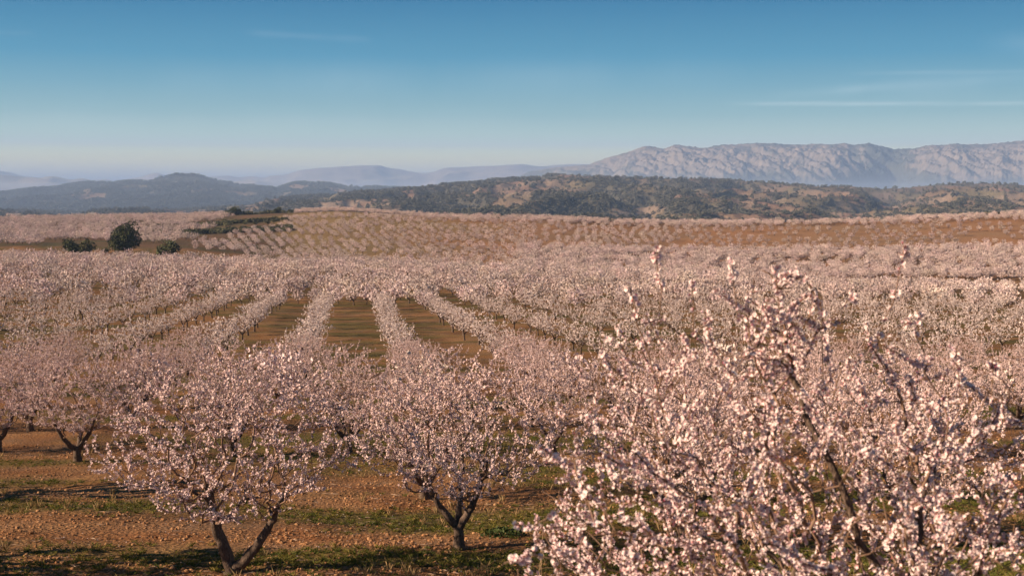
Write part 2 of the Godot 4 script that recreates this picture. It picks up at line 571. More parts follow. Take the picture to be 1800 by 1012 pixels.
# ---------------------------------------------------------------- ground
func soil_colour(p: Vector3) -> Color:
	var d := -p.z
	var soil := Color(0.31, 0.14, 0.056).lerp(Color(0.40, 0.22, 0.105), clampf(0.5 + 1.3 * nz_fine.get_noise_2d(p.x * 9, p.z * 20), 0, 1))
	soil = soil.lerp(Color(0.17, 0.085, 0.045), clampf(-0.05 + 2.6 * nz_fine.get_noise_2d(p.x * 3.0 + 80.0, p.z * 14.0), 0, 0.8))
	soil = soil.lerp(Color(0.28, 0.17, 0.10), clampf(-0.25 + 2.4 * nz_fine.get_noise_2d(p.x * 5.0 + 300.0, p.z * 16.0), 0, 0.75))
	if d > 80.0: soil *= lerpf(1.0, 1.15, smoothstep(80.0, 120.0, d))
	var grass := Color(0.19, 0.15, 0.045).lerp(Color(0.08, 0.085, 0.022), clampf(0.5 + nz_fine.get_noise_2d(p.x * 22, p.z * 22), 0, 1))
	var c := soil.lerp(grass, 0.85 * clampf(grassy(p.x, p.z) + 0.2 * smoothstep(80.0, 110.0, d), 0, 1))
	if d > 545.0:
		var s := p.x / d
		var orange := Color(0.47, 0.245, 0.115).lerp(Color(0.40, 0.255, 0.145), clampf(0.5 + nz.get_noise_2d(p.x, p.z * 2), 0, 1))
		var olive := Color(0.36, 0.25, 0.11)
		var e := orange.lerp(olive, smoothstep(0.0, -0.14, s + 0.08 * nz.get_noise_2d(p.x * 0.6, p.z * 1.3)))
		var bare := Color(0.22, 0.125, 0.07).lerp(Color(0.13, 0.11, 0.05), clampf(0.5 + 1.5 * nz.get_noise_2d(p.x * 2, p.z * 4), 0, 1))
		e = e.lerp(bare, smoothstep(-0.17, -0.2, s + 0.05 * nz.get_noise_2d(p.x * 1.5, p.z * 1.5)))
		c = c.lerp(e, smoothstep(545, 575, d))
	if d > 860.0:
		var e := Color(0.17, 0.14, 0.08).lerp(Color(0.08, 0.085, 0.04), clampf(0.5 + 2.0 * nz.get_noise_2d(p.x * 0.4, p.z * 0.8), 0, 1))
		c = c.lerp(e, smoothstep(860, 1000, d) * (1.0 if p.x / d > -0.05 else smoothstep(1000.0, 1080.0, d)))
	return c

func build_ground() -> void:
	var mb := MB.new()
	var bearings := []
	var a := -180.0
	while a < 180.0:
		bearings.append(deg_to_rad(a))
		a += 0.28 if absf(a) < 31.9 else (1.5 if absf(a) < 60 else 6.0)
	var radii := [0.0]
	var r := 1.0
	while r < 55000.0:
		radii.append(r)
		r *= 1.02 if r < 1300.0 else 1.08
	radii.append(55000.0)
	var cols := bearings.size()
	for q in radii.size():
		for b in bearings:
			var x: float = sin(b) * radii[q]
			var z: float = -cos(b) * radii[q]
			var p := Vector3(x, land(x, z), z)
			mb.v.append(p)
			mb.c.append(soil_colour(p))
			mb.uv.append(Vector2(x, z))
			mb.n.append(Vector3.UP)
	for q in range(1, radii.size()):
		for k in cols:
			var m := (k + 1) % cols
			var i0 := (q - 1) * cols + k
			var i1 := (q - 1) * cols + m
			if q > 1:
				mb.i.append_array([i0, i0 + cols, i1 + cols, i0, i1 + cols, i1])
			else:
				mb.i.append_array([i0, i0 + cols, i1 + cols])
	for q in range(1, radii.size() - 1):
		for k in cols:
			var at := q * cols + k
			var e := mb.v[q * cols + (k + 1) % cols] - mb.v[q * cols + (k + cols - 1) % cols]
			var f := mb.v[at + cols] - mb.v[at - cols]
			mb.n[at] = e.cross(f).normalized()
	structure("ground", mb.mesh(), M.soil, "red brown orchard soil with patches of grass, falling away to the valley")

# ---------------------------------------------------------------- hills and mountains
func build_hills() -> void:
	var f := FastNoiseLite.new()
	f.seed = 21; f.frequency = 0.0016; f.fractal_octaves = 5; f.fractal_gain = 0.5
	var fp := FastNoiseLite.new()           # patches of wood and field
	fp.seed = 5; fp.frequency = 0.0055; fp.fractal_octaves = 5
	var tone := FastNoiseLite.new()
	tone.seed = 6; tone.frequency = 0.0025; tone.fractal_octaves = 2

	# wooded hills in the middle distance
	var mid := [[-200, 372], [300, 372], [430, 366], [480, 352], [560, 346], [640, 340], [720, 334], [800, 326], [893, 317], [933, 312], [993, 309], [1067, 313], [1133, 315], [1200, 316], [1290, 320], [1350, 323], [1387, 327], [1433, 331], [1483, 331], [1567, 333], [1627, 329], [1720, 323], [1800, 328], [2000, 322]]
	var hm := func(s: float, d: float) -> float:
		var peak := (335.0 - skyline(mid, 900 + FOCAL * s)) / FOCAL * 3400.0
		var t := clampf((d - 1500.0) / 1900.0, 0, 1)
		var base := lerpf(-72.0, peak, t * t * (3 - 2 * t) * 0.45 + t * 0.55)
		if d > 3400.0: base = lerpf(peak, -110.0, smoothstep(3400.0, 4300.0, d))
		var rough := 50.0 * smoothstep(1450.0, 1900.0, d) * (1.0 - 0.7 * smoothstep(2900.0, 3350.0, d))
		var x := s * d
		return base + rough * (ridged(f, x * 1.15, d * 0.75) - 0.62) - 6.0 * smoothstep(1600.0, 1450.0, d)
	var woods := func(x: float, d: float) -> float:
		return fp.get_noise_2d(x, d * 0.55) - 0.05 + 0.12 * smoothstep(0.22, 0.1, x / d) - 0.4 * smoothstep(0.12, 0.24, x / d)
	var cm := func(p: Vector3, n: Vector3) -> Color:
		var w: float = woods.call(p.x, -p.z)
		var t := clampf(0.5 + 1.6 * tone.get_noise_2d(p.x, p.z), 0, 1)
		var open := Color(0.29, 0.18, 0.13).lerp(Color(0.2, 0.165, 0.1), t).lerp(Color(0.33, 0.25, 0.19), clampf(tone.get_noise_2d(p.x * 3 + 900, p.z * 3) * 2.0, 0, 1))
		return open.lerp(Color(0.13, 0.118, 0.09), smoothstep(-0.05, 0.08, w))
	structure("wooded_hills", patch(-0.62, 0.62, 620, 1450.0, 4300.0, 170, hm, cm), M.hill, "low hills of dark woodland and bare fields in the middle distance")
	var tb := MB.new()
	rng.seed = 31
	for k in 26:
		var o := Vector3(cos(k * 2.4) * sqrt(1 - pow(1 - k / 13.0, 2)), 1 - k / 13.0, sin(k * 2.4) * sqrt(1 - pow(1 - k / 13.0, 2)))
		clump(tb, o * 0.42 + Vector3(0, 0.45, 0), 0.55, Color(1, 1, 1) * rnd(0.8, 1.1), 1)
	var wood_mesh := tb.mesh()
	var at := []
	var tint := []
	for k in 90000:
		var s := rnd(-0.5, 0.5)
		var d := 1500.0 * pow(3700.0 / 1500.0, rng.randf())
		var w: float = woods.call(s * d, d)
		if w < 0.02 and rng.randf() > 0.2: continue
		var z := rnd(3.2, 6.8)
		at.append(Transform3D(Basis(Vector3.UP, rng.randf() * TAU).scaled(Vector3(z * rnd(0.9, 1.4), z, z * rnd(0.9, 1.4))), Vector3(s * d, hm.call(s, d) - 0.3, -d)))
		var g := rnd(0.7, 1.25)
		tint.append(Color(0.11 * g, 0.108 * g, 0.08 * g))
	scatter("hill_woodland", wood_mesh, M.leaf, at, tint, self, "dark evergreen woodland covering the middle hills")

	# the hill on the left, further off
	var lef := [[-300, 345], [0, 340], [73, 332], [167, 321], [263, 318], [283, 313], [313, 309], [350, 309], [383, 317], [433, 327], [483, 330], [520, 322], [567, 323], [600, 328], [700, 332], [820, 335], [1000, 340]]
	var hl := func(s: float, d: float) -> float:
		var peak := (335.0 - skyline(lef, 900 + FOCAL * s)) / FOCAL * 6000.0
		var t := clampf((d - 4000.0) / 2000.0, 0, 1)
		var base := lerpf(-92.0, peak, t * 0.6 + t * t * (3 - 2 * t) * 0.4)
		if d > 6000.0: base = lerpf(peak, -120.0, smoothstep(6000.0, 7400.0, d))
		return base + 58.0 * smoothstep(4000.0, 4700.0, d) * (1.0 - 0.85 * smoothstep(5300.0, 5950.0, d)) * (ridged(f, s * d * 0.8 + 4000, d * 0.7) - 0.62)
	var cl := func(p: Vector3, n: Vector3) -> Color:
		var w := fp.get_noise_2d(p.x * 0.8 + 3000, p.z * 0.5) + 0.12 - 0.3 * smoothstep(-30.0, 60.0, p.y) + 0.2 * smoothstep(-20.0, -70.0, p.y)
		var open := Color(0.27, 0.18, 0.125).lerp(Color(0.2, 0.17, 0.1), clampf(0.5 + tone.get_noise_2d(p.x, p.z) * 1.5, 0, 1))
		return open.lerp(Color(0.11, 0.11, 0.085), smoothstep(-0.12, 0.1, w))
	structure("distant_hill", patch(-0.6, 0.1, 420, 4000.0, 7400.0, 110, hl, cl), M.hill, "hazy blue hill with planted terraces on the left")
	at = []
	tint = []
	for k in 46000:
		var s := rnd(-0.55, 0.05)
		var d := rnd(4200.0, 6050.0)
		var p := Vector3(s * d, hl.call(s, d), -d)
		var w := fp.get_noise_2d(p.x * 0.8 + 3000, p.z * 0.5) + 0.12 - 0.3 * smoothstep(-30.0, 60.0, p.y) + 0.2 * smoothstep(-20.0, -70.0, p.y)
		if w < 0.0 and rng.randf() > 0.1: continue
		var z := rnd(7.0, 13.0)
		at.append(Transform3D(Basis(Vector3.UP, rng.randf() * TAU).scaled(Vector3(z * 1.3, z, z * 1.3)), p))
		tint.append(Color(0.07, 0.075, 0.055) * rnd(0.8, 1.2))
	for k in 46:                                  # rows of a planted slope near the top
		for j in 34:
			var d := 5450.0 + j * 15.0
			var s := -0.345 + k * 0.0028 + j * 0.0006
			at.append(Transform3D(Basis().scaled(Vector3(7, 5, 7)), Vector3(s * d, hl.call(s, d), -d)))
			tint.append(Color(0.1, 0.1, 0.06))
	scatter("slope_woodland", wood_mesh, M.leaf, at, tint, self, "woods and planted rows on the hazy hill at the left")

	# far blue ranges
	var far_tone := func(p: Vector3, n: Vector3) -> Color:
		return Color(0.19, 0.17, 0.14).lerp(Color(0.28, 0.235, 0.19), clampf(0.5 + 1.4 * f.get_noise_2d(p.x * 0.5, p.y * 3.0 + p.z * 0.4), 0, 1))
	var n1 := [[-400, 318], [-150, 305], [0, 308], [43, 311], [72, 313], [90, 310], [127, 316], [147, 314], [167, 318], [260, 330], [380, 322], [440, 316], [520, 322], [640, 330], [800, 340]]
	var h1 := func(s: float, d: float) -> float:
		var peak := (335.0 - skyline(n1, 900 + FOCAL * s)) / FOCAL * 14000.0
		var base := lerpf(-100.0, peak, smoothstep(10500.0, 14000.0, d)) if d < 14000.0 else lerpf(peak, -100.0, smoothstep(14000.0, 17000.0, d))
		return base + 90.0 * smoothstep(10500.0, 12000.0, d) * (1.0 - 0.9 * smoothstep(13000.0, 14000.0, d)) * (ridged(f, s * d * 0.35, d * 0.3) - 0.7)
	structure("mountains", patch(-0.6, 0.0, 300, 10500.0, 17000.0, 60, h1, far_tone), M.rock, "blue ridge far off on the left")
	var n2 := [[-400, 310], [-200, 296], [0, 300], [20, 303], [40, 309], [110, 318], [173, 315], [187, 314], [205, 318], [233, 313], [277, 304], [297, 310], [320, 307], [340, 305], [353, 308], [370, 311], [400, 309], [423, 312], [447, 310], [467, 312], [473, 309], [500, 307], [533, 298], [567, 294], [600, 292], [667, 291], [687, 296], [740, 303], [753, 303], [793, 294], [860, 292], [917, 289], [950, 293], [1000, 289], [1060, 288], [1300, 290], [1900, 300]]
	var h2 := func(s: float, d: float) -> float:
		var peak := (335.0 - skyline(n2, 900 + FOCAL * s)) / FOCAL * 21000.0
		var base := lerpf(-100.0, peak, smoothstep(16500.0, 21000.0, d)) if d < 21000.0 else lerpf(peak, -100.0, smoothstep(21000.0, 25000.0, d))
		return base + 150.0 * smoothstep(16500.0, 18500.0, d) * (1.0 - 0.93 * smoothstep(19500.0, 21000.0, d)) * (ridged(f, s * d * 0.25 + 900, d * 0.2) - 0.7)
	structure("mountains", patch(-0.6, 0.45, 500, 16500.0, 25000.0, 60, h2, far_tone), M.rock, "pale blue mountain range on the horizon")

	# the rocky range on the right
	var fr := FastNoiseLite.new()
	fr.seed = 44; fr.frequency = 0.0018; fr.fractal_octaves = 7; fr.fractal_gain = 0.6
	var fold := FastNoiseLite.new()
	fold.seed = 47; fold.frequency = 0.008; fold.fractal_octaves = 5; fold.fractal_gain = 0.6
	var rk := [[820, 336], [900, 315], [933, 301], [985, 294], [1033, 291], [1047, 285], [1075, 276], [1100, 268], [1135, 258], [1165, 262], [1185, 256], [1230, 261], [1270, 255], [1330, 253], [1400, 254], [1480, 252], [1500, 256], [1525, 252], [1545, 258], [1570, 263], [1600, 262], [1640, 255], [1680, 252], [1740, 252], [1800, 248], [1900, 252], [2100, 246], [2400, 262]]
	var hr := func(s: float, d: float) -> float:
		var col := 900 + FOCAL * s
		var peak := (335.0 - skyline(rk, col)) / FOCAL * 12500.0
		var bay := exp(-pow((col - 1560.0) / 70.0, 2))            # a side valley runs in behind
		var start := 11000.0 + 700.0 * bay + 250.0 * fr.get_noise_2d(s * 9000.0, 77.0)
		var t := clampf((d - start) / (12500.0 - start), 0, 1)
		var base := lerpf(-20.0, peak, pow(t, 0.72))
		base = maxf(base, lerpf(-98.0, -5.0 + 30.0 * fr.get_noise_2d(s * 11000.0, d), smoothstep(8600.0, 11000.0, d)))
		if d > 12500.0: base = lerpf(peak, -100.0, smoothstep(12500.0, 15000.0, d))
		var amp := 80.0 * smoothstep(0.02, 0.3, t) * (1.0 - 0.86 * smoothstep(0.72, 1.0, t)) * clampf(peak / 420.0, 0.1, 1.0)
		var x := s * d
		return base + amp * 1.7 * (ridged(fr, (x + d * 0.55) * 0.5, d * 0.13) - 0.66) + amp * 0.3 * (ridged(fr, x * 1.3 + 3000.0, d * 0.5) - 0.66) + amp * 0.4 * fold.get_noise_2d(x, d) + 16.0 * fold.get_noise_2d(x * 2.0, d * 2.0) * smoothstep(0.0, 0.2, t)
	var cr := func(p: Vector3, n: Vector3) -> Color:
		var d := -p.z
		var col := 900 + FOCAL * p.x / d
		var rock := Color(0.25, 0.205, 0.165).lerp(Color(0.15, 0.128, 0.11), clampf(0.5 + 2.0 * fold.get_noise_3d(p.x * 1.3, p.y * 4.0, d * 0.6), 0, 1))
		var scrub := Color(0.07, 0.072, 0.052)
		var bare := smoothstep(120.0, 260.0, p.y + 130.0 * fr.get_noise_2d(p.x * 1.2, d * 0.6) + 60.0 * smoothstep(1600.0, 1750.0, col)) * (0.52 + 1.1 * fold.get_noise_3d(p.x * 0.7, p.y * 2.2, d * 0.35))
		bare += 0.35 * smoothstep(0.9, 0.6, n.y) * smoothstep(20.0, 120.0, p.y)
		bare += 0.7 * fr.get_noise_2d(p.x * 0.42 + 500.0, p.y * 1.2 + d * 0.3)
		bare -= 1.1 * exp(-pow((col - 1555.0) / 55.0, 2))
		bare += 0.05
		return scrub.lerp(rock, 0.92 * smoothstep(0.05, 0.5, bare))
	structure("rocky_mountains", patch(-0.05, 0.68, 760, 8600.0, 15000.0, 260, hr, cr), M.rock, "pale rocky mountain range on the right with scrub in its gullies")

# ---------------------------------------------------------------- the orchard
func build_orchard() -> void:
	# detailed trees of the front, four of another cut for the rows behind, and light ones for the far slopes
	var near := []
	near.append(almond_node(almond(101, 4.45, 5.5, 0.06, [Vector3(-0.55, 1.9, 0.1), Vector3(1.1, 1.85, 0.15), Vector3(-0.75, 2.1, -0.75)], 1200, 2, 1.15, 0.15)))
	near.append(almond_node(almond(102, 4.4, 5.6, 0.5, [Vector3(-0.85, 1.9, 0.1), Vector3(0.6, 2.1, 0.15), Vector3(0.0, 2.0, -0.8)], 1100, 2, 1.25, 0.115)))
	near.append(almond_node(almond(103, 4.2, 5.5, 0.45, scaffold(7, 3, 0.9, 1.6, 2.0), 920, 2, 1.1, 0.14)))
	near.append(almond_node(almond(104, 4.1, 5.6, 0.6, scaffold(8, 4, 0.95, 1.5, 2.1), 920, 2, 1.1, 0.14)))
	near.append(almond_node(almond(105, 4.3, 5.3, 0.5, scaffold(9, 3, 0.8, 1.7, 2.2), 920, 2, 1.1, 0.14)))
	var mids := []
	for k in 5:
		mids.append(almond_node(almond(200 + k, 3.3, 3.5, 0.7, scaffold(20 + k, 3, 0.7, 1.5, 1.9), 240, 1, 0.95)))
	var far := []
	for k in 4:
		far.append(almond(300 + k, 3.3, 4.1, 0.7, scaffold(40 + k, 3, 0.7, 1.4, 1.8), 130, 0, 0.85))

	# the trees at the front: x, d, kind, turn, size, label
	var front := [
		[-5.72, 24.95, 0, 0.0, 1.0, "large blossoming almond tree with low forked trunk, nearest on the left"],
		[-1.16, 27.6, 1, 0.0, 0.98, "blossoming almond tree with leaning forked trunk near the middle of the foreground"],
		[-2.57, 36.0, 2, 0.7, 0.9, "blossoming almond tree standing right behind the middle foreground tree"],
		[5.4, 36.5, 3, 2.1, 0.9, "blossoming almond tree second in depth behind the left half of the big nearest tree"],
		[10.4, 36.0, 4, 4.0, 0.92, "blossoming almond tree second in depth behind the right half of the big nearest tree"],
		[4.0, 28.2, 3, 1.0, 0.95, "almond tree level with the two front trees, behind left half of the big one"],
		[9.3, 28.0, 2, 5.0, 0.95, "almond tree level with the two front trees, behind right half of the big one"],
		[-16.2, 45.5, 2, 0.3, 0.92, "blossoming almond tree with a dark two armed trunk at left edge of the open ground"],
		[-20.9, 49.5, 4, 1.2, 0.92, "blossoming almond tree with leaning dark trunk cut by the left picture edge"],
		[-6.47, 48.5, 3, 0.2, 0.88, "blossoming almond tree whose dark trunk shows between the two front trees"],
		[1.67, 48.5, 4, 2.6, 0.9, "blossoming almond tree just left of the big nearest tree, right of the middle one"],
	]
	for f in front: place_tree(near[f[2]], f[0], f[1], f[3], f[4], f[5], "almond trees at the front of the orchard")
	var back := []
	for x in [-25.5, -11.0, 7.0, 12.0, 17.0, 22.0]: back.append([x, 48.0, 0])
	rng.seed = 77
	for x in [-27.5, -22.9, -18.0, -13.4, -8.6, -4.0, 0.4, 5.2, 9.8, 14.5, 19.4, 24.2, 29.0]: back.append([x + rnd(-0.5, 0.5), 57.5 + rnd(-0.8, 0.8), 1])
	var count := [0, 0]
	for b in back:
		rng.seed = int(b[0] * 10) + 5000
		count[b[2]] += 1
		var row := "row behind the front trees" if b[2] == 0 else "rearmost close row before the grassy lanes"
		place_tree(near[rng.randi_range(2, 4)], b[0], b[1], rng.randf() * TAU, rnd(0.86, 0.95), "blossoming almond tree, %s from the left in the %s" % [ORD[count[b[2]]], row], "almond trees of the close rows")

	# the rows on either side of the grassy lanes; those in the picture one by one, the others joined to the orchard
	var rest := [[], [], [], []]
	var tints := [[], [], [], []]
	for k in range(-11, 16):
		var u := (k + 0.5) * 8.0
		var n := 0
		for j in range(-1, 20):
			rng.seed = 9000 + k * 100 + j
			var d := 73.4 + j * 6.9 + rnd(-0.6, 0.6)
			var x := u - 0.129 * d + rnd(-0.6, 0.6)
			if rng.randf() < 0.035: continue
			var col := 900.0 + FOCAL * x / d
			if j < 0 or j > 17 or col < -25 or col > 1825:
				add_far(rest, tints, x, d, rnd(0.8, 1.05))
				continue
			n += 1
			var side := "left" if k < 0 else "right"
			var order: String = ORD[-k] if k < 0 else ORD[k + 1]
			place_tree(mids[rng.randi_range(0, 4)] if d > 88.0 else near[rng.randi_range(2, 4)], x, d, rng.randf() * TAU, rnd(0.76, 1.06) * (1.0 if d > 88.0 else 0.78), "almond tree %s from near end of %s blossom row %s of the grassy lane" % [ORD[n], order, side], "almond trees in rows along the grassy lanes")
	# dense blocks up to the brow
	rng.seed = 500
	for k in range(-75, 75):
		for j in 50:
			var d := 211.0 + j * 6.2 + rnd(-0.9, 0.9)
			var x := k * 6.6 - 0.129 * d + rnd(-0.9, 0.9) + (3.0 if j % 2 else 0.0)
			if absf(x) > d * 0.62 or d > 492.0: continue
			var gap := nz.get_noise_2d(x * 1.1, d * 3.5)
			if gap < -0.3 or rng.randf() < 0.05: continue
			add_far(rest, tints, x, d, rnd(0.72, 1.3))
	for p in [[-15.8, 24.0], [-19.5, 36.0], [-13.2, 14.0], [-24.0, 26.0], [-26.0, 36.0], [-21.0, 14.5]]: add_far(rest, tints, p[0], p[1], 1.35)
	# the slope that faces us, and the strip on the ridge behind its left part
	for k in range(-160, 190):
		for j in 52:
			var d := 556.0 + j * 8.8 + rnd(-1.0, 1.0)
			var x := k * 5.8 - 0.3 * (d - 700.0) + rnd(-0.9, 0.9) + 5.0 * nz.get_noise_2d(k * 3.0, d * 0.25)
			if x > d * 0.02: x += 7.2 * fposmod(sin(j * 12.9898) * 43758.5, 1.0) + rnd(-1.4, 1.4)
			var s := x / d
			if absf(s) > 0.62: continue
			if d > 812.0 and (d < 880.0 or d > 1015.0 or s < -0.175 or s > -0.03): continue
			if rng.randf() < 0.06 or nz.get_noise_2d(x * 0.9 + 700.0, d * 2.2) < -0.42: continue
			var edge := -0.262 + 0.0003 * (d - 560.0) + 0.02 * nz.get_noise_2d(7.0, d * 1.5)
			if d < 880.0 and s < edge: continue
			var size := rnd(0.82, 1.14)
			var tone := 1.0
			var young := smoothstep(0.07, 0.2, s + 0.04 * nz.get_noise_2d(x * 0.5, d)) if d > 662.0 and d < 774.0 else 0.0
			if young > 0.4 and j % 2: continue
			size *= lerpf(0.98, 1.02, young)
			tone = lerpf(1.0, 0.82, young)
			if d < 655.0 and s > 0.0: size *= 1.25
			add_far(rest, tints, x, d, size, tone)
			if (d < 655.0 and s > 0.0) or (d > 774.0 and d < 812.0 and s > -0.05):
				for more in 2: add_far(rest, tints, x + rnd(1.5, 6.5), d + rnd(1, 10), size * rnd(0.85, 1.1))
	# the orchard far left
	for k in range(-90, 10):
		for j in 60:
			var d := 560.0 + j * 8.0 + rnd(-1.0, 1.0)
			var x := k * 7.4 + 0.12 * (d - 600.0) + rnd(-0.8, 0.8)
			var s := x / d
			if s < -0.62 or s > -0.27 + 0.00008 * (d - 560.0) + 0.03 * nz.get_noise_2d(3.0, d * 1.3): continue
			if d < 600.0 and s > -0.38: continue
			if d > 900.0 and s > -0.30 and false: continue
			if nz.get_noise_2d(x * 1.4, d * 3.0) < -0.36: continue
			add_far(rest, tints, x, d, rnd(0.85, 1.4))
	var o := thing("almond_orchard", "pink blossoming almond orchard covering the slopes up to the brow and beyond", "orchard", Vector3.ZERO)
	tag(o, "", "", "", "stuff")
	for k in 4:
		scatter("blossom_crowns", far[k].blossom, M.petals, rest[k], tints[k], o)
		scatter("branches", far[k].branches, M.twig, rest[k], [], o)
		scatter("trunks", far[k].trunk, M.bark, rest[k], [], o)
	for t in near + mids: t.free()

func add_far(rest: Array, tints: Array, x: float, d: float, size: float, tone := 1.0) -> void:
	var k := rng.randi() % 4
	rest[k].append(Transform3D(Basis(Vector3.UP, rng.randf() * TAU).scaled(Vector3(size, size * rnd(0.88, 1.1), size)), Vector3(x, land(x, -d), -d)))
	var g := rnd(0.72, 1.1) * tone
	tints[k].append(Color(g, g * rnd(0.93, 1.0), g * rnd(0.92, 1.0)))

func place_tree(source: Node3D, x: float, d: float, turn: float, size: float, label: String, group: String) -> void:
	var t: Node3D = source.duplicate()
	t.name = numbered("almond_tree")
	add_child(t, true)
	t.position = Vector3(x, land(x, -d), -d)
	t.rotation.y = turn
	t.scale = Vector3.ONE * size
	tag(t, label, "almond tree", group)

# ---------------------------------------------------------------- dark oaks and bushes beyond the brow
func spot(col: float, d: float) -> Vector3:
	var x := (col - 900.0) / FOCAL * d
	return Vector3(x, land(x, -d), -d)

func build_oaks() -> void:
	var dark := Color(0.035, 0.042, 0.018)
	var green := Color(0.075, 0.08, 0.032)
	var oak := leafy(61, 13.0, 11.5, 1.5, 5200, 0.62, dark, green, 26)
	leafy_thing("oak_tree", oak, M.leaf, "large round dark evergreen oak standing alone beyond the brow on the left", "oak tree", spot(220, 505), 0.4, Vector3(1.12, 1.32, 1.12))
	var bush := leafy(62, 6.5, 5.2, 0.4, 1500, 0.5, dark, green, 14)
	var pale := leafy(63, 6.0, 5.6, 0.4, 1400, 0.5, Color(0.07, 0.07, 0.03), Color(0.12, 0.115, 0.05), 14)
	leafy_thing("oak_bush", bush, M.leaf, "small dark bushy oak, leftmost of the pair left of the big oak", "bush", spot(126, 490), 0.2, Vector3(1.35, 1.6, 1.25))
	leafy_thing("oak_bush", pale, M.leaf, "paler olive green bush between the dark bush and the big oak", "bush", spot(151, 489), 1.2, Vector3(1.2, 1.5, 1.1))
	leafy_thing("oak_bush", bush, M.leaf, "wide low dark bush to the right of the big oak", "bush", spot(291, 488), 2.2, Vector3(2.4, 1.75, 1.6))
	leafy_thing("oak_bush", bush, M.leaf, "flat dark shrub at the foot of the big oak", "bush", spot(214, 488), 3.0, Vector3(1.6, 0.42, 1.0))
	leafy_thing("oak_bush", pale, M.leaf, "tiny bush between the pale bush and the big oak", "bush", spot(184, 515), 1.0, Vector3(0.7, 0.45, 0.7))
	# trees along the low knoll behind, left to right
	var row := [[275, 690, 0.75, "small dark tree at the left end of the terraced bank"], [345, 1010, 1.0, "dark tree at the left foot of the brown knoll"], [372, 1030, 1.1, "dark tree second from the left behind the brown knoll"], [396, 1050, 1.2, "dark tree third from the left behind the brown knoll"], [415, 1000, 1.5, "broad dark oak on the left shoulder of the brown knoll"], [440, 1080, 1.1, "dark tree just right of the broad oak on the knoll"], [470, 1090, 1.3, "rounded dark tree behind the top of the brown knoll"], [487, 985, 1.1, "lone dark tree on the right of the brown knoll"], [505, 1100, 1.0, "dark tree at the right end behind the brown knoll"]]
	for k in row.size():
		leafy_thing("knoll_tree", bush, M.leaf, row[k][3], "tree", spot(row[k][0], row[k][1]), k * 1.3, Vector3(1.2, 1.0, 1.2) * row[k][2], "dark trees round the brown knoll")
	# scrub on the terraced bank and along the far edges
	var tb := MB.new()
	rng.seed = 71
	for k in 60: clump(tb, ball() * Vector3(0.5, 0.35, 0.5) + Vector3(0, 0.35, 0), 0.34, Color(1, 1, 1) * rnd(0.7, 1.2), 1)
	var at := []
	var tint := []
	for k in 1000:
		var pick := rng.randf()
		var col := rnd(275, 510)
		var d := 0.0
		if pick < 0.4: d = 715.0 + rnd(-12, 12) + 0.08 * (col - 275)
		elif pick < 0.6: d = 800.0 + rnd(-26, 26) * rng.randf()
		elif pick < 0.85:
			col = rnd(330, 520)
			d = rnd(1000.0, 1120.0)
		else:
			col = rnd(-20, 1820)
			d = rnd(820.0, 860.0) if col > 820 else rnd(1020.0, 1110.0)
		var z := rnd(0.7, 3.8) * (1.3 if d > 1000 else 1.0)
		at.append(Transform3D(Basis(Vector3.UP, rng.randf() * TAU).scaled(Vector3(z * 1.3, z, z)), spot(col, d)))
		var g := rnd(0.6, 1.3)
		tint.append(Color(0.095 * g, 0.09 * g, 0.045 * g))
	scatter("scrub", tb.mesh(), M.leaf, at, tint, self, "dark scrub on the terraced bank and along the far edge of the orchard")
	# a long pale farm shed in the valley on the right
	var p := Vector3((1425.0 - 900.0) / FOCAL * 7000.0, -8.0, -7000.0)
	var shed := thing("farm_shed", "long low white shed in the hazy valley below the rocky mountains", "shed", p)
	var wb := BoxMesh.new()
	wb.size = Vector3(110, 26, 30)
	part("wall", wb, M.white, shed).position = Vector3(0, -8, 0)
	var rb := PrismMesh.new()
	rb.size = Vector3(34, 5, 114)
	var roof := part("roof", rb, M.roof, shed)
	roof.position = Vector3(0, 7.52, 0)
	roof.rotation.y = PI / 2

# ---------------------------------------------------------------- the big tree close by on the right
func petal_mesh(seed_: int, open: float, pinkish: float) -> ArrayMesh:      # a blossom of five cupped, notched petals with stamens and calyx; size 1
	rng.seed = seed_
	var mb := MB.new()
	for j in 5:
		var a := TAU * j / 5.0 + rnd(-0.12, 0.12)
		var out := Vector3(cos(a), 0, sin(a))
		var side := Vector3(-sin(a), 0, cos(a))
		var lift := open + rnd(-0.12, 0.12)
		var f := func(t: float, w: float) -> Vector3:
			var rise := lift * t * (0.5 + 0.6 * t)
			return out * (0.03 + t * 0.5 * cos(lift * 0.7)) + side * w + Vector3.UP * (rise * 0.5 + absf(w) * 0.45)
		var tip := Color(0.78, 0.68, 0.64).lerp(Color(0.72, 0.45, 0.45), pinkish)
		var inner := Color(0.60, 0.22, 0.25)
		var rows := [[0.0, 0.035], [0.4, 0.17], [0.78, 0.2], [1.0, 0.1]]
		var k := mb.v.size()
		for q in rows.size():
			for e in 3:
				var t: float = rows[q][0] - (0.1 if q == 3 and e == 1 else 0.0)
				mb.v.append(f.call(t, rows[q][1] * (e - 1)) + ball() * 0.015)
				mb.c.append(inner.lerp(tip, smoothstep(0.0, 0.6, rows[q][0])))
		for q in 3:
			for e in 2:
				var i0 := k + q * 3 + e
				mb.i.append_array([i0, i0 + 3, i0 + 4, i0, i0 + 4, i0 + 1])
	for j in 9:
		var o := Vector3(rnd(-0.13, 0.13), rnd(0.18, 0.28), rnd(-0.13, 0.13))
		mb.tri(Vector3(0.012, 0, 0), o, Vector3(-0.012, 0, 0.01), Color(0.7, 0.42, 0.3))
	for j in 5:
		var a := TAU * (j + 0.5) / 5.0
		mb.tri(Vector3(0, -0.16, 0), Vector3(cos(a - 0.6), 0.02, sin(a - 0.6)) * 0.16, Vector3(cos(a + 0.6), 0.02, sin(a + 0.6)) * 0.16, Color(0.2, 0.06, 0.05))
	return mb.mesh()

